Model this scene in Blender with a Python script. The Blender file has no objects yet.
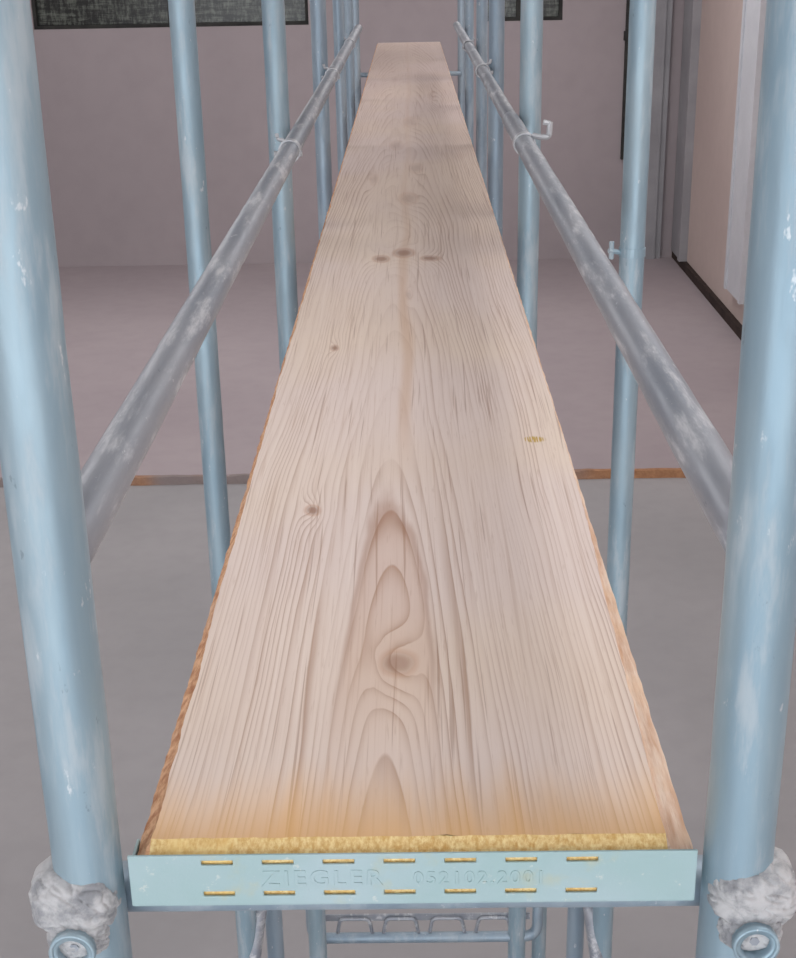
import bpy, bmesh, math, random
from mathutils import Vector, Matrix, noise
random.seed(4)
H=2.15
sc=bpy.context.scene
sc.view_settings.view_transform='Standard'
sc.view_settings.look='None'

def s2l(c):
    return tuple(((v/255)/12.92 if v/255<=0.04045 else ((v/255+0.055)/1.055)**2.4) for v in c)+(1.0,)

# ---------------------------------------------------------------- node helper
class M:
    def __init__(s,name,rough=0.6,metal=0.0,spec=0.5):
        s.m=bpy.data.materials.new(name); s.m.use_nodes=True
        s.nt=s.m.node_tree; s.b=s.nt.nodes['Principled BSDF']
        s.b.inputs['Roughness'].default_value=rough
        s.b.inputs['Metallic'].default_value=metal
        s.b.inputs['Specular IOR Level'].default_value=spec
        tc=s.nt.nodes.new('ShaderNodeTexCoord'); s.obj=tc.outputs['Object']
        sp=s.nt.nodes.new('ShaderNodeSeparateXYZ'); s.nt.links.new(s.obj,sp.inputs[0])
        s.x,s.y,s.z=sp.outputs
    def put(s,sock,v):
        if isinstance(v,bpy.types.NodeSocket): s.nt.links.new(v,sock)
        else: sock.default_value=v
    def f(s,op,a,b=0.0,c=None,clamp=False):
        n=s.nt.nodes.new('ShaderNodeMath'); n.operation=op; n.use_clamp=clamp
        s.put(n.inputs[0],a); s.put(n.inputs[1],b)
        if c is not None: s.put(n.inputs[2],c)
        return n.outputs[0]
    def vec(s,x,y,z):
        n=s.nt.nodes.new('ShaderNodeCombineXYZ')
        s.put(n.inputs[0],x);s.put(n.inputs[1],y);s.put(n.inputs[2],z); return n.outputs[0]
    def sv(s,a,b,c):
        return s.vec(s.f('MULTIPLY',s.x,a),s.f('MULTIPLY',s.y,b),s.f('MULTIPLY',s.z,c))
    def noise(s,v,scale=1,detail=3,rough=0.5):
        n=s.nt.nodes.new('ShaderNodeTexNoise'); s.put(n.inputs['Vector'],v)
        n.inputs['Scale'].default_value=scale; n.inputs['Detail'].default_value=detail
        n.inputs['Roughness'].default_value=rough
        return n.outputs['Fac']
    def mr(s,v,a,b,c=0.0,d=1.0,smooth=True):
        n=s.nt.nodes.new('ShaderNodeMapRange'); n.interpolation_type='SMOOTHSTEP' if smooth else 'LINEAR'
        s.put(n.inputs[0],v)
        for i,q in enumerate((a,b,c,d)): n.inputs[i+1].default_value=q
        return n.outputs[0]
    def mix(s,fac,a,b,blend='MIX'):
        n=s.nt.nodes.new('ShaderNodeMix'); n.data_type='RGBA'; n.blend_type=blend
        s.put(n.inputs[0],fac); s.put(n.inputs[6],a); s.put(n.inputs[7],b); return n.outputs[2]
    def col(s,c): s.put(s.b.inputs['Base Color'],c)
    def bump(s,h,strength=0.3,dist=0.002):
        n=s.nt.nodes.new('ShaderNodeBump'); n.inputs['Strength'].default_value=strength
        n.inputs['Distance'].default_value=dist; s.put(n.inputs['Height'],h)
        s.nt.links.new(n.outputs[0],s.b.inputs['Normal'])

def plaster(name,c1,c2,scale=1.2,rough=0.85,bmp=0.1):
    m=M(name,rough,spec=0.2)
    a=m.noise(m.obj,scale,4,0.55); b=m.noise(m.obj,scale*18,3)
    k=m.mix(m.mr(a,0.3,0.7),s2l(c1),s2l(c2))
    k=m.mix(m.mr(b,0.35,0.75,0,0.12),k,s2l(tuple(int(v*0.86) for v in c1)))
    m.col(k); m.bump(b,bmp,0.004); return m.m

def paint_tube(name,base,dark,light,plast=0.5,rough=0.38,metal=0.1,hor=False):
    m=M(name,rough,metal)
    if hor: v1,v2,v3=m.sv(30,4,30),m.sv(140,45,140),m.sv(60,9,60)
    else: v1,v2,v3=m.sv(30,30,4),m.sv(110,110,45),m.sv(45,45,8)
    a=m.noise(v1,1,4,0.6); b=m.noise(v2,1,4,0.65); c=m.noise(v3,1,5,0.7)
    k=m.mix(m.mr(a,0.32,0.68),s2l(base),s2l(dark))
    k=m.mix(m.mr(c,0.50,0.68,0,plast),k,s2l(light))
    k=m.mix(m.mr(b,0.66,0.72,0,0.6),k,s2l((222,224,224)))
    k=m.mix(m.mr(b,0.33,0.27,0,0.4),k,s2l((95,105,115)))
    m.col(k); m.put(m.b.inputs['Roughness'],m.mr(c,0.4,0.7,rough,rough+0.3))
    m.bump(m.f('ADD',m.f('MULTIPLY',c,1.0),m.f('MULTIPLY',b,0.5)),0.2,0.0012)
    return m.m

m_post=paint_tube('blue_painted_tube',(159,179,189),(141,165,179),(187,196,201),0.7,.40,.4)
m_post2=paint_tube('faded_blue_tube',(156,171,183),(140,158,173),(182,192,198),0.5,.40,.35)
m_rail=paint_tube('galvanised_tube',(158,161,168),(138,144,154),(206,207,210),0.85,0.42,0.35,True)
mm=M('plaster_crusted_clamp',0.7)
a=mm.noise(mm.obj,70,5,0.65); b=mm.noise(mm.obj,260,3)
mm.col(mm.mix(mm.mr(a,0.34,0.60),s2l((138,139,143)),s2l((188,187,188)))); mm.bump(mm.f('ADD',a,mm.f('MULTIPLY',b,0.15)),0.4,0.002)
m_crust=mm.m
m_clip=M('galvanised_clip',0.45,0.4); m_clip.col(s2l((190,192,196))); m_clip=m_clip.m
m_wall=plaster('mauve_plaster',(162,153,156),(172,162,165),0.5)
m_wallr=plaster('tan_plaster',(200,184,178),(192,175,170),0.8)
m_ceil=plaster('ceiling_plaster',(205,204,204),(198,197,197))
m_floor=plaster('grey_concrete',(152,150,152),(163,160,162),0.8,0.7)
m_screed=plaster('mauve_screed',(162,151,155),(171,160,163),0.7,0.7)
m_white=plaster('white_trim',(210,212,217),(200,202,208),3)
m_grey=plaster('grey_trim',(164,163,167),(148,147,151),3)
m_brown=plaster('dark_brown_base',(70,58,54),(56,46,44),6)
me=M('rusty_edge',0.9)
e1=me.noise(me.sv(2.2,1,1),1,2); e2=me.noise(me.obj,40,4,0.7)
me.col(me.mix(me.mr(e1,0.42,0.56),s2l((140,128,126)),me.mix(e2,s2l((200,150,110)),s2l((120,80,58))))); me.bump(e2,0.8,0.01); m_edge=me.m
mg=M('dark_glass',0.2); g=mg.noise(mg.sv(4,4,45),1,5,0.8); g2=mg.noise(mg.sv(30,4,8),1,4,0.8)
mg.col(mg.mix(mg.mr(mg.f('ADD',g,g2),0.9,1.25),s2l((34,36,35)),s2l((108,114,106)))); m_glass=mg.m
m_black=plaster('black_frame',(48,48,48),(66,66,64),10)

# ---------------------------------------------------------------- wood
def wood_top():
    m=M('spruce_face',0.66,spec=0.2)
    x,y=m.x,m.y
    warp=m.f('SUBTRACT',m.noise(m.sv(6,1.3,1),1,2),0.5)
    xw=m.f('ADD',m.f('ADD',x,0.02),m.f('MULTIPLY',warp,0.034))
    wob=m.f('SUBTRACT',m.noise(m.sv(40,7,1),1,3),0.5)
    xw=m.f('ADD',xw,m.f('MULTIPLY',wob,0.0034))
    d=m.f('MAXIMUM',m.f('MULTIPLY_ADD',y,0.03,0.05-0.03*1.07),0.01)
    R0=m.f('SQRT',m.f('ADD',m.f('MULTIPLY',xw,xw),m.f('MULTIPLY',d,d)))
    knots=[(-.082,1.013,.0055,.009,1.0,.009),(-.012,.755,.0085,.013,.75,.008),(-.046,1.93,.010,.018,1,.010),(-.013,1.97,.012,.024,1,.010),(.025,1.93,.010,.014,1,.009),
           (-.087,1.468,.004,.010,1,.007),(-.006,2.42,.012,.05,.5,.010),(-.03,3.08,.012,.06,.4,.010),(.01,2.75,.010,.05,.4,.010),(.06,4.1,.008,.08,.3,.01),(-.05,4.6,.008,.09,.3,.01),(-.07,2.62,.006,.05,.3,.008),
           (.0,3.5,.014,.08,.3,.01),(-.006,1.72,.004,.02,.3,.006)]
    kc=None; kr=None; R=R0
    for kx,ky,sx,sy,am,ra in knots:
        u=m.f('DIVIDE',m.f('SUBTRACT',m.f('ADD',x,m.f('MULTIPLY',wob,.016)),kx),sx); v=m.f('DIVIDE',m.f('SUBTRACT',m.f('ADD',y,m.f('MULTIPLY',warp,.06)),ky),sy)
        q=m.f('ADD',m.f('MULTIPLY',u,u),m.f('MULTIPLY',v,v))
        q2=m.f('ADD',m.f('MULTIPLY',u,u),m.f('MULTIPLY',m.f('MULTIPLY',v,v),.3))
        e=m.f('POWER',2.718,m.f('MULTIPLY',q2,-0.30))
        R=m.f('ADD',R,m.f('MULTIPLY',e,ra))
        core=m.f('MULTIPLY',m.mr(q,0.05,1.5,1.0,0.0),am)
        ring=m.f('MULTIPLY',m.f('MULTIPLY',m.mr(q,0.7,1.2),m.mr(q,1.2,2.6,1,0)),am)
        kc=core if kc is None else m.f('MAXIMUM',kc,core)
        kr=ring if kr is None else m.f('MAXIMUM',kr,ring)
    ph=m.f('MULTIPLY',R,265)
    ph=m.f('ADD',ph,m.f('MULTIPLY',m.noise(m.vec(m.f('MULTIPLY',R,30),m.f('MULTIPLY',y,.3),0.0),1,2),9))
    fr=m.f('FRACT',ph)
    late=m.f('MULTIPLY',m.f('POWER',fr,4.0),m.mr(fr,0.94,1.0,1.0,0.0))
    stren=m.mr(m.noise(m.sv(34,1.5,1),1,3),0.32,0.62,0.16,1.0)
    ctr=m.f('ABSOLUTE',xw)
    farc=m.f('MULTIPLY',m.mr(ctr,0.02,0.05,1,0),m.mr(y,1.0,1.15))
    stren=m.f('MULTIPLY',stren,m.f('SUBTRACT',1.0,m.f('MULTIPLY',farc,0.75)))
    late=m.f('MULTIPLY',late,stren)
    fine=m.noise(m.sv(520,6,1),1,3,0.6)
    sx_=m.f('ADD',x,m.f('MULTIPLY',warp,.03))
    streak=m.noise(m.vec(m.f('MULTIPLY',sx_,190),m.f('MULTIPLY',y,1.6),0.0),1,3,0.6)
    groove=m.noise(m.vec(m.f('MULTIPLY',sx_,330),m.f('MULTIPLY',y,3.5),3.0),1,2,0.5)
    pore=m.noise(m.sv(600,30,1),1,2,0.6)
    blot=m.noise(m.sv(9,2.0,1),1,4,0.6)
    blot2=m.noise(m.sv(3,2.5,1),1,2,0.5)
    base=m.mix(m.mr(blot,0.3,0.7),s2l((235,218,201)),s2l((227,209,196)))
    base=m.mix(m.mr(blot2,0.4,0.65),base,s2l((229,213,205)))
    k=m.mix(m.f('MULTIPLY',late,0.88),base,s2l((166,130,108)))
    k=m.mix(m.mr(fine,0.54,0.74,0,0.30),k,s2l((188,156,134)))
    k=m.mix(m.mr(streak,0.58,0.72,0,0.28),k,s2l((174,140,118)))
    k=m.mix(m.mr(groove,0.62,0.70,0,0.50),k,s2l((160,126,106)))
    k=m.mix(m.mr(streak,0.42,0.28,0,0.30),k,s2l((246,233,223)))
    k=m.mix(m.mr(pore,0.62,0.74,0,0.22),k,s2l((172,140,120)))
    wid=m.f('ADD',R0,m.f('MULTIPLY',wob,0.005))
    win=m.f('MULTIPLY',m.mr(y,1.00,1.09,1,0.0),m.mr(y,.60,.78,.2,1))
    core=m.f('MULTIPLY',m.mr(wid,0.0465,0.0490,1,0),win)
    k=m.mix(m.f('MULTIPLY',core,0.24),k,s2l((190,142,108)))
    rim=m.f('MULTIPLY',m.f('MULTIPLY',m.mr(wid,0.0465,0.0485),m.mr(wid,0.0485,0.0502,1,0)),m.f('MULTIPLY',m.mr(y,1.04,1.10,1,0.0),m.mr(y,.65,.8,.15,1)))
    k=m.mix(m.f('MULTIPLY',rim,0.45),k,s2l((160,114,86)))
    tip=m.f('MULTIPLY',m.mr(wid,0.047,0.0495,1,0),m.f('MULTIPLY',m.mr(y,1.02,1.09,1,0),m.mr(y,.92,1.02)))
    k=m.mix(m.f('MULTIPLY',tip,0.30),k,s2l((174,122,88)))
    cx=m.f('ABSOLUTE',m.f('ADD',xw,-0.012))
    k=m.mix(m.f('MULTIPLY',m.mr(cx,0.001,0.010,0.42,0),m.f('MULTIPLY',m.mr(y,1.05,1.3),m.mr(y,1.6,2.6,1,.4))),k,s2l((202,162,126)))
    k=m.mix(m.f('MULTIPLY',kr,0.4),k,s2l((188,140,108)))
    k=m.mix(m.f('MULTIPLY',kc,0.72),k,s2l((142,98,74)))
    u=m.f('DIVIDE',m.f('SUBTRACT',x,.106),.011); v=m.f('DIVIDE',m.f('SUBTRACT',y,1.165),.009)
    rs=m.mr(m.f('ADD',m.f('MULTIPLY',u,u),m.f('MULTIPLY',v,v)),0.3,1.2,0.9,0)
    k=m.mix(m.f('MULTIPLY',rs,m.mr(pore,0.42,0.55)),k,s2l((190,156,60)))
    k=m.mix(m.mr(y,1.2,5.0,0,0.6,False),k,s2l((154,131,128)))  # greyer, darker far end: dirt and fading light both put into the colour
    yy=m.f('ADD',y,m.f('MULTIPLY',m.f('SUBTRACT',m.noise(m.sv(60,4,1),1,3),0.5),0.06))
    k=m.mix(m.mr(yy,0.555,0.655,0.85,0.0),k,s2l((234,182,114)))
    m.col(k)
    hgt=m.f('ADD',m.f('MULTIPLY',late,-0.8),m.f('MULTIPLY',m.f('ADD',groove,streak),-0.5))
    m.bump(hgt,0.22,0.001)
    return m.m
def wood_rough(name,c1,c2,c3,sc_=(60,60,200),bs=.6,bd=.003):
    m=M(name,0.85,spec=0.1)
    a=m.noise(m.sv(*sc_),1,4,0.7); b=m.noise(m.obj,25,3)
    k=m.mix(m.mr(a,0.3,0.7),s2l(c1),s2l(c2)); k=m.mix(m.mr(b,0.5,0.7,0,0.6),k,s2l(c3))
    m.col(k); m.bump(a,bs,bd); return m.m
m_woodL=wood_rough('sawn_orange_edge',(234,190,152),(176,122,90),(226,198,174),(150,90,150))
m_woodR=wood_rough('sawn_pale_edge',(240,220,202),(208,168,140),(234,202,172),(150,14,150))
m_woodE=wood_rough('end_grain_yellow',(250,226,168),(216,170,104),(244,208,136),(420,90,420),.5,.002)
m_wood=wood_top()
mc=M('mint_painted_steel',0.5,0.05)
a=mc.noise(mc.obj,14,4); b=mc.noise(mc.obj,120,4,0.7)
k=mc.mix(mc.mr(a,0.3,0.7),s2l((158,185,186)),s2l((170,191,196)))
k=mc.mix(mc.mr(b,0.62,0.70,0,0.5),k,s2l((212,214,206))); k=mc.mix(mc.mr(mc.noise(mc.obj,45,4),0.58,0.75,0,0.45),k,s2l((192,186,146)))
mc.col(k); mc.bump(b,0.3,0.001); m_cap=mc.m

# ---------------------------------------------------------------- mesh helpers
def obj(name,bm,mats,parent=None,smooth=False):
    bmesh.ops.recalc_face_normals(bm,faces=bm.faces)
    me=bpy.data.meshes.new(name); bm.to_mesh(me); bm.free()
    o=bpy.data.objects.new(name,me); sc.collection.objects.link(o)
    for mt in (mats if isinstance(mats,list) else [mats]): me.materials.append(mt)
    if smooth:
        for p in me.polygons: p.use_smooth=True
    if parent: o.parent=parent
    return o
def empty(name):
    o=bpy.data.objects.new(name,None); sc.collection.objects.link(o); o.empty_display_size=0.1; return o
def box(bm,x0,x1,y0,y1,z0,z1,mi=0):
    v=[bm.verts.new((x,y,z)) for x in(x0,x1) for y in(y0,y1) for z in(z0,z1)]
    for q in((0,1,3,2),(4,6,7,5),(0,4,5,1),(2,3,7,6),(0,2,6,4),(1,5,7,3)):
        f=bm.faces.new([v[i] for i in q]); f.material_index=mi
def sweep(bm,pts,r,seg=32,wall=0.003,wob=0.0,hollow=True):
    pts=[Vector(p) for p in pts]; n=len(pts); rings=[[],[]]
    t0=(pts[1]-pts[0]).normalized(); up=Vector((0,0,1)) if abs(t0.z)<0.9 else Vector((0,1,0))
    for i,p in enumerate(pts):
        t=((pts[min(i+1,n-1)]-pts[max(i-1,0)])).normalized()
        if abs(t.dot(up))>.97: up=Vector((0,1,0)) if abs(t.y)<.9 else Vector((1,0,0))
        s=t.cross(up).normalized(); u=s.cross(t).normalized()
        for k,rr in enumerate((r,r-wall) if hollow else (r,)):
            ring=[]
            for j in range(seg):
                a=2*math.pi*j/seg; dirv=s*math.cos(a)+u*math.sin(a)
                w=wob*noise.noise((p+dirv*r)*28) if k==0 else 0
                ring.append(bm.verts.new(p+dirv*(rr+w)))
            rings[k].append(ring)
    for k in range(2 if hollow else 1):
        for i in range(n-1):
            for j in range(seg):
                bm.faces.new((rings[k][i][j],rings[k][i][(j+1)%seg],rings[k][i+1][(j+1)%seg],rings[k][i+1][j]))
    for i in (0,n-1):
        if hollow:
            for j in range(seg):
                bm.faces.new((rings[0][i][j],rings[0][i][(j+1)%seg],rings[1][i][(j+1)%seg],rings[1][i][j]))
        else: bm.faces.new(rings[0][i])
def line(p0,p1,step=0.02):
    p0=Vector(p0);p1=Vector(p1);n=max(2,int((p1-p0).length/step)+1)
    return [p0.lerp(p1,i/(n-1)) for i in range(n)]
def tube(name,p0,p1,r,mat,parent,step=0.02,wob=0.0004,seg=32):
    bm=bmesh.new(); sweep(bm,line(p0,p1,step),r,seg,min(0.003,r*0.3),wob)
    return obj(name,bm,mat,parent,True)
def plate(name,xs,zs,holes,tomap,thick,mat,parent=None):
    us=sorted(set([xs[0],xs[1]]+[h[0] for h in holes]+[h[1] for h in holes]))
    ws=sorted(set([zs[0],zs[1]]+[h[2] for h in holes]+[h[3] for h in holes]))
    bm=bmesh.new(); solid={}
    for i in range(len(us)-1):
        for j in range(len(ws)-1):
            cu=(us[i]+us[i+1])/2; cw=(ws[j]+ws[j+1])/2
            solid[i,j]=not any(h[0]<cu<h[1] and h[2]<cw<h[3] for h in holes)
    V={}
    def g(i,j,t):
        if (i,j,t) not in V: V[i,j,t]=bm.verts.new(tomap(us[i],ws[j],t*thick))
        return V[i,j,t]
    for (i,j),sd in solid.items():
        if not sd: continue
        for t in(0,1): bm.faces.new((g(i,j,t),g(i+1,j,t),g(i+1,j+1,t),g(i,j+1,t)))
        for di,dj,a,b in((-1,0,(i,j),(i,j+1)),(1,0,(i+1,j),(i+1,j+1)),(0,-1,(i,j),(i+1,j)),(0,1,(i,j+1),(i+1,j+1))):
            if not solid.get((i+di,j+dj),False):
                bm.faces.new((g(*a,0),g(*b,0),g(*b,1),g(*a,1)))
    return obj(name,bm,mat,parent)

# ---------------------------------------------------------------- room
XL,XR,YB,YF,ZC=-3.6,1.86,9.7,-2.6,3.0
bm=bmesh.new(); box(bm,XL-.2,XR+.2,YF,5.5,-0.1,0); obj('floor',bm,m_floor)
bm=bmesh.new(); box(bm,XL,XR,5.52,YB,-0.1,0.03); obj('floor_screed',bm,m_screed)
bm=bmesh.new()
n=160; prev=None
for i in range(n+1):
    x=XL+(XR-XL)*i/n; a=noise.noise(Vector((x*9,0,0)))*0.012; b=noise.noise(Vector((x*13,5,0)))*0.008
    cur=[bm.verts.new((x,5.495+a,0.0)),bm.verts.new((x,5.505+a,0.032+b)),bm.verts.new((x,5.53,0.032+b*.5)),bm.verts.new((x,5.53,-0.002))]
    if prev:
        for k_ in range(3): bm.faces.new((prev[k_],prev[k_+1],cur[k_+1],cur[k_]))
    prev=cur
obj('trim_1',bm,m_edge)
w1=(-2.51,-0.67,1.635,2.45); w2=(0.45,1.02,1.635,2.45)
plate('wall_back',(XL,XR+.2),(0,ZC),[w1,w2],lambda u,w,t:(u,YB+t,w),0.2,m_wall)
bm=bmesh.new(); box(bm,XR,XR+.2,YF,YB,0,ZC); obj('wall_right',bm,m_wallr)
bm=bmesh.new(); box(bm,XL-.2,XL,YF,YB+.2,0,ZC); obj('wall_left',bm,m_wall)
bm=bmesh.new(); box(bm,XL-.2,XR+.2,YF,YB+.2,ZC,ZC+.1); obj('ceiling',bm,m_ceil)
for i,w in enumerate((w1,w2)):
    p=empty('window_%d'%(i+1))
    bm=bmesh.new(); f=.022
    box(bm,w[0],w[1],YB+.02,YB+.07,w[2],w[2]+f); box(bm,w[0],w[1],YB+.02,YB+.07,w[3]-f,w[3])
    box(bm,w[0],w[0]+f,YB+.02,YB+.07,w[2]+f,w[3]-f); box(bm,w[1]-f,w[1],YB+.02,YB+.07,w[2]+f,w[3]-f)
    mid=(w[0]+w[1])/2; box(bm,mid-.02,mid+.02,YB+.025,YB+.065,w[2]+f,w[3]-f)
    obj('frame',bm,m_black,p)
    bm=bmesh.new(); box(bm,w[0]+f,w[1]-f,YB+.06,YB+.075,w[2]+f,w[3]-f); obj('glass',bm,m_glass,p)
bm=bmesh.new(); box(bm,XR-.03,XR,5.53,YB,0.03,.085); obj('baseboard_right',bm,m_brown)
bm=bmesh.new(); box(bm,XR-.05,XR,7.5,7.9,.24,2.7); box(bm,XR-.06,XR-.05,7.86,7.9,.24,2.7); box(bm,XR-.06,XR-.05,7.5,7.54,.24,2.7); obj('trim_2',bm,m_white)
bm=bmesh.new(); box(bm,XR-.04,XR,9.30,9.68,.085,2.8); box(bm,XR-.055,XR-.04,9.30,9.36,.085,2.8); obj('trim_3',bm,m_grey)
bm=bmesh.new(); box(bm,1.56,1.74,YB-.04,YB,.03,2.8); box(bm,1.60,1.70,YB-.055,YB-.04,.03,2.8); obj('trim_4',bm,m_grey)
bm=bmesh.new(); box(bm,1.44,1.50,YB-.04,YB,.72,2.8); box(bm,1.43,1.51,YB-.05,YB,1.5,1.56); obj('cable_duct',bm,m_black)

# ---------------------------------------------------------------- board
ZT=H-0.417; TH=0.030; Y0=0.571; Y1=6.34
brd=empty('scaffold_board')
bm=bmesh.new(); N=420; prev=None
ys=[Y0,Y0+.004,Y0+.009]+[Y0+.009+(Y1-Y0-.009)*((i/N)**1.6) for i in range(1,N+1)]
def nz(y,s,f=60): return noise.noise(Vector((s*7.3,y*f,0)))
for i,y in enumerate(ys):
    e=0.0010*nz(y,1,40)+0.0012*nz(y,2,12)
    near=max(0,min(1,(1.3-y)/.7))
    li=-.1375+.0025*near+e+.0006*nz(y,7,140); lo=-.1425+.0010*nz(y,3)+.0008*nz(y,8,150)
    open_=max(0,min(1,(1.05-y)/.48))
    ri=.132-.010*open_+.001*nz(y,4)+.0012*nz(y,9,9); ro=.1345+.0008*nz(y,5)
    dz=-0.006 if i==0 else (-0.003+0.0015*nz(y,6) if i==1 else 0)
    rows=[(lo+.001,-TH),(lo,-.009),(li-.002,-.003+.0008*nz(y,11,90)),(li,dz)]
    for k_ in range(1,40): rows.append((li+(ri-li)*k_/40,dz+(0.0014*noise.noise(Vector((k_*1.7,i*3.1,0))) if i<2 else 0)))
    rows+=[(ri,dz),(ri+.0015,-.002-.0025*open_),(ro,-.0035-.001*open_),(ro,-.02),(ro-.001,-TH)]
    cur=[]
    for q,(a_,b_) in enumerate(rows):
        yo=0.0018*noise.noise(Vector((q*.9,7,i))) if i==2 and 3<q<43 else 0
        cur.append(bm.verts.new((a_,y+yo,ZT+b_)))
    if prev:
        for k_ in range(len(cur)):
            k2=(k_+1)%len(cur)
            f=bm.faces.new((prev[k_],prev[k2],cur[k2],cur[k_]))
            f.material_index=1 if k_<3 else (0 if k_<43 else (2 if k_<47 else 0))
            if i<=2 and 3<=k_<43: f.material_index=3
    else:
        f=bm.faces.new(cur); f.material_index=3
    prev=cur
f=bm.faces.new(list(reversed(prev))); f.material_index=3
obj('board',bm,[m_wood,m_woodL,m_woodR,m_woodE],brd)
CX0,CX1=-.1452,.1362
slots=[]
for i in range(7):
    cx=-.101+.0301*i
    for cz in(-.0070,-.0255):
        slots.append((cx-.0078,cx+.0078,ZT+cz-.0014,ZT+cz+.0014))
pl=plate('end_cap',(CX0,CX1),(ZT-.0322,ZT-.0025),slots,lambda u,w,t:(u,Y0-.0020+t,w),0.0016,m_cap,brd)
b=pl.modifiers.new('bev','BEVEL'); b.width=.0005; b.segments=2
bm=bmesh.new()
for xx,s in((CX0,1),(CX1,-1)):
    box(bm,min(xx,xx+s*.0016),max(xx,xx+s*.0016),Y0-.0016,Y0+.022,ZT-.0322,ZT-.009)
box(bm,CX0,CX1,Y0-.0016,Y0+.03,ZT-.0330,ZT-.0318)
o=obj('end_cap_flanges',bm,m_cap,brd); b=o.modifiers.new('bev','BEVEL'); b.width=.0006; b.segments=2
def text(body,x0,width,h):
    c=bpy.data.curves.new('embossed','FONT'); c.body=body; c.size=h; c.extrude=0.0003; c.bevel_depth=0.0002; c.space_character=1.25
    o=bpy.data.objects.new('embossed_lettering',c); sc.collection.objects.link(o)
    bpy.context.view_layer.update()
    dg=bpy.context.evaluated_depsgraph_get(); me=bpy.data.meshes.new_from_object(o.evaluated_get(dg))
    bpy.data.objects.remove(o)
    w=max(v.co.x for v in me.vertices)
    for v in me.vertices: v.co=Vector((x0+v.co.x*width/w, Y0-.0020-v.co.z, ZT-.0205+v.co.y))
    o=bpy.data.objects.new('embossed_lettering',me); sc.collection.objects.link(o); me.materials.clear(); me.materials.append(m_cap); o.parent=brd
text('ZIEGLER',-.079,.060,.0125)
text('052102.2001',-.004,.064,.0105)

# ---------------------------------------------------------------- scaffold
sf=empty('scaffold_tower')
TOP=H+.62
posts=[(-.167,.576,.017,m_post),(.158,.576,.017,m_post),(-.298,1.915,.0172,m_post),(.306,1.915,.0172,m_post),
 (-.200,2.15,.017,m_post),(.185,2.2,.017,m_post),(-.193,3.1,.017,m_post2),(.186,3.1,.017,m_post2),
 (-.194,4.0,.015,m_post2),(.190,3.8,.015,m_post2),(-.192,4.6,.014,m_post2),(.190,4.6,.014,m_post2),
 (-.192,5.2,.014,m_post2),(.190,5.3,.014,m_post2)]
for i,(x,y,r,mt) in enumerate(posts):
    tube('post_%d'%(i+1),(x,y,0.0),(x,y,TOP),r,mt,sf,.03)
    bm=bmesh.new(); box(bm,x-.04,x+.04,y-.04,y+.04,0,.006); obj('base_plate_%d'%(i+1),bm,m_rail,sf)
RL,RR=-.166,.155; ZL=H-.266; ZR=H-.262; rr=.0133
tube('guard_rail_1',(RL,.578,ZL),(RL,4.75,ZL),rr,m_rail,sf)
tube('guard_rail_2',(RR,.578,ZR),(RR,2.2,ZR),rr,m_rail,sf)
tube('guard_rail_3',(RR,2.2,ZR),(RR,4.75,ZR),rr*.9,m_rail,sf)
for i,(xa,xb,y,z,r) in enumerate([(-.167,.158,.604,ZT-TH-.0170,.013),(-.193,.186,3.1,1.2,.013),(-.2,.185,2.18,1.2,.013),
     (-.194,.19,4.0,1.4,.013),(-.192,.19,4.6,1.4,.013),(-.192,.19,5.25,ZT-TH-.0097,.0085)]):
    tube('rung_%d'%(i+1),(xa,y,z),(xb,y,z),r,m_post2,sf)
tube('leg_1',(-.262,2.0,0),(-.262,2.0,1.15),.015,m_post2,sf)
tube('leg_2',(.272,2.0,0),(.272,2.0,1.15),.015,m_post2,sf)
tube('leg_rung',(-.262,2.0,1.13),(.272,2.0,1.13),.012,m_post2,sf)
tube('leg_brace_1',(-.275,1.93,.62),(-.37,1.75,0.0),.012,m_rail,sf)
tube('leg_brace_2',(.285,1.93,.62),(.37,1.75,0.0),.012,m_rail,sf)
def arcbend(pts,rad=.03):
    out=[Vector(pts[0])]
    for i in range(1,len(pts)-1):
        p=Vector(pts[i]); a_=(Vector(pts[i-1])-p).normalized(); b_=(Vector(pts[i+1])-p).normalized()
        for t in range(7):
            t/=6; out.append((p+a_*rad).lerp(p,t).lerp(p.lerp(p+b_*rad,t),t))
    out.append(Vector(pts[-1])); return out
zb=H-1.818
bm=bmesh.new()
sweep(bm,arcbend([(-.215,2.2,zb+.16),(-.215,2.2,zb),(.225,2.2,zb),(.225,2.2,zb+.16)],.03),.0105,20,.002)
sweep(bm,line((-.215,2.2,zb+.16),(.225,2.2,zb+.16)),.0105,16,.002)
obj('step_frame',bm,m_post2,sf,True)
bm=bmesh.new()
for i in range(4):
    x0=-.165+i*.09
    sweep(bm,arcbend([(x0,2.2,zb+.012),(x0+.006,2.2,zb+.045),(x0+.062,2.2,zb+.045),(x0+.068,2.2,zb+.012)],.010),.0036,8,.001,hollow=False)
box(bm,-.2,.21,2.203,2.207,zb+.038,zb+.052)
obj('step_tread',bm,m_rail,sf,False)
tube('leg_3',(.232,2.235,0),(.232,2.235,1.15),.014,m_post,sf)

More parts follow.
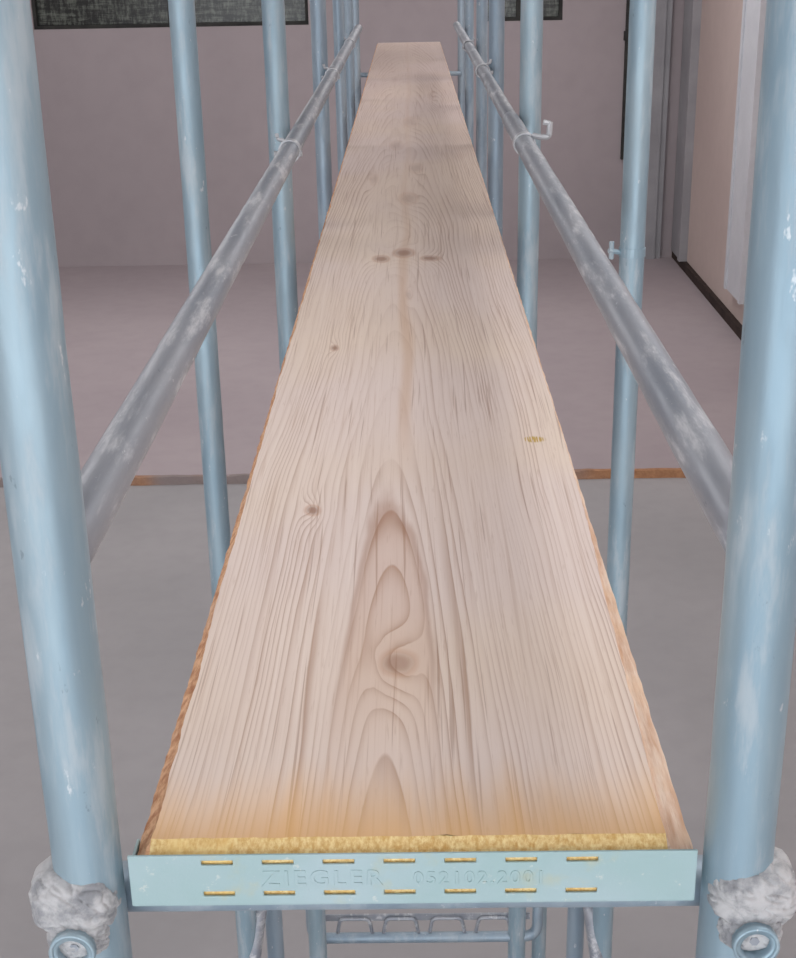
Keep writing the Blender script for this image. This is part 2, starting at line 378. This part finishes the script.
def blob(name,c,rad,seed,parent):
    bm=bmesh.new(); bmesh.ops.create_icosphere(bm,subdivisions=6,radius=1)
    for v in bm.verts:
        d=v.co.normalized(); q=d*1.8+Vector((seed,0,0))
        n1=noise.fractal(q,0.9,2.0,5)
        crease=1-abs(noise.noise(Vector((d.x*1.9+seed,d.y*1.9,d.z*4+d.x*2))))*2
        sq=(abs(d.x)**2.8+abs(d.y)**2.8+abs(d.z)**2.8)**(-1/2.8)
        k_=sq*(.96+.08*n1-.07*max(0,crease)**6)
        v.co=Vector((c[0]+d.x*rad[0]*k_,c[1]+d.y*rad[1]*k_,c[2]+d.z*rad[2]*k_))
    return obj(name,bm,m_crust,parent,True)
def coupler(x,i,side):
    y=.576; z=H-.443
    blob('clamp_%d'%i,(x+side*.0065,y-.003,z),(.0225,.021,.0185),i*4.7+2,sf)
    xs=x+side*.005; zz=z-.0180
    blob('clamp_lug_%d'%i,(xs,y-.012,zz+.002),(.0165,.0125,.0135),i*3.1,sf)
    bm=bmesh.new(); sweep(bm,line((xs,y-.005,zz),(xs,y-.0275,zz),.004),.0108,32,.0034)
    sweep(bm,line((xs,y-.0245,zz),(xs,y-.0285,zz),.002),.0114,32,.0020)
    obj('clamp_stub_%d'%i,bm,m_post,sf,True)
    bm=bmesh.new()
    sweep(bm,line((xs,y-.008,zz),(xs,y-.020,zz),.004),.0073,16,.001,hollow=False)
    obj('clamp_bolt_%d'%i,bm,m_black,sf)
    bm=bmesh.new()
    sweep(bm,line((xs,y-.020,zz),(xs,y-.024,zz),.002),.0026,6,.001,hollow=False)
    obj('clamp_pin_%d'%i,bm,m_rail,sf)
coupler(-.167,1,-1); coupler(.158,2,1)

def clip(i,x,y,z,side,s=1.0):
    bm=bmesh.new()
    sweep(bm,line((x,y-.009,z),(x,y+.009,z),.006),rr+.0022,24,.002)
    sweep(bm,arcbend([(x+side*.006,y-.004,z+.012),(x+side*.008,y-.004,z+.022*s),(x+side*.022*s,y-.004,z+.022*s),(x+side*.024*s,y-.004,z+.034*s)],.004),.0026,8,.001,hollow=False)
    sweep(bm,line((x-side*.017,y,z-.004),(x+side*.022,y,z-.004),.01),.004,8,.002,hollow=False)
    obj('rail_clip_%d'%i,bm,m_clip,sf)
clip(1,RL,1.93,ZL,-1,.7); clip(3,RL,3.06,ZL,-1,.7); clip(4,RR,3.06,ZR,1,.7)
clip(6,RL,4.0,ZL,-1,.6); clip(8,RR,3.8,ZR,1,.6)
bm=bmesh.new(); x,y,z=RR,1.93,ZR
sweep(bm,line((x,y-.010,z),(x,y+.010,z),.005),rr+.0022,24,.002)
sweep(bm,arcbend([(x+.010,y-.01,z+.012),(x+.022,y-.014,z+.010),(x+.032,y-.014,z+.010),(x+.033,y-.014,z+.030)],.005),.0040,8,.001,hollow=False)
sweep(bm,line((x+.033,y-.014,z+.028),(x+.024,y-.014,z+.030),.003),.0036,8,.001,hollow=False)
obj('rail_clip_2',bm,m_clip,sf)
bm=bmesh.new(); z=H-.41
x,y=.306,1.915
sweep(bm,line((x,y,z-.006),(x,y,z+.006),.006),.0186,24,.002)
sweep(bm,line((x-.017,y-.004,z),(x-.034,y-.01,z+.004),.005),.0035,8,.001,hollow=False)
sweep(bm,line((x-.030,y-.008,z-.008),(x-.030,y-.008,z+.016),.005),.0035,8,.001,hollow=False)
obj('post_hook',bm,m_post,sf)

# ---------------------------------------------------------------- lights
w=bpy.data.worlds.new('sky'); sc.world=w; w.use_nodes=True
bg=w.node_tree.nodes['Background']; bg.inputs[0].default_value=(.93,.96,1.0,1); bg.inputs[1].default_value=2.7
def added_fill_light(x,y,p,sx=.6,sy=1.2):  # unseen area lamp and housing, added under the ceiling to brighten the room
    e=empty('added_fill_light')
    bm=bmesh.new(); box(bm,x-sx/2-.03,x+sx/2+.03,y-sy/2-.03,y+sy/2+.03,ZC-.05,ZC); obj('fill_housing',bm,m_white,e)
    l=bpy.data.lights.new('fill_panel','AREA'); l.shape='RECTANGLE'; l.size=sx; l.size_y=sy; l.energy=p; l.color=(1,.98,.97)
    o=bpy.data.objects.new('fill_panel',l); sc.collection.objects.link(o); o.location=(x,y,ZC-.055); o.parent=e
for x,y,p in((-1.9,1.0,26),(1.1,1.0,18),(-1.9,4.2,34),(1.1,4.2,22),(-1.9,7.4,38),(.6,7.6,28)): added_fill_light(x,y,p,1.0,1.6)

# ---------------------------------------------------------------- camera
Yc=Vector((10,539,-1385)).normalized(); Zc=-Vector((68,-3561,-1385)).normalized()
Zc=(Zc-Yc*Zc.dot(Yc)).normalized(); Xc=Yc.cross(Zc)
R=Matrix((Xc,Yc,Zc))
cam=bpy.data.cameras.new('camera'); cam.sensor_fit='VERTICAL'; cam.sensor_height=36; cam.lens=1385*36/958
co=bpy.data.objects.new('camera',cam); sc.collection.objects.link(co)
co.matrix_world=Matrix.Translation((0,0,H))@R.to_4x4(); cam.clip_start=.02
sc.camera=co
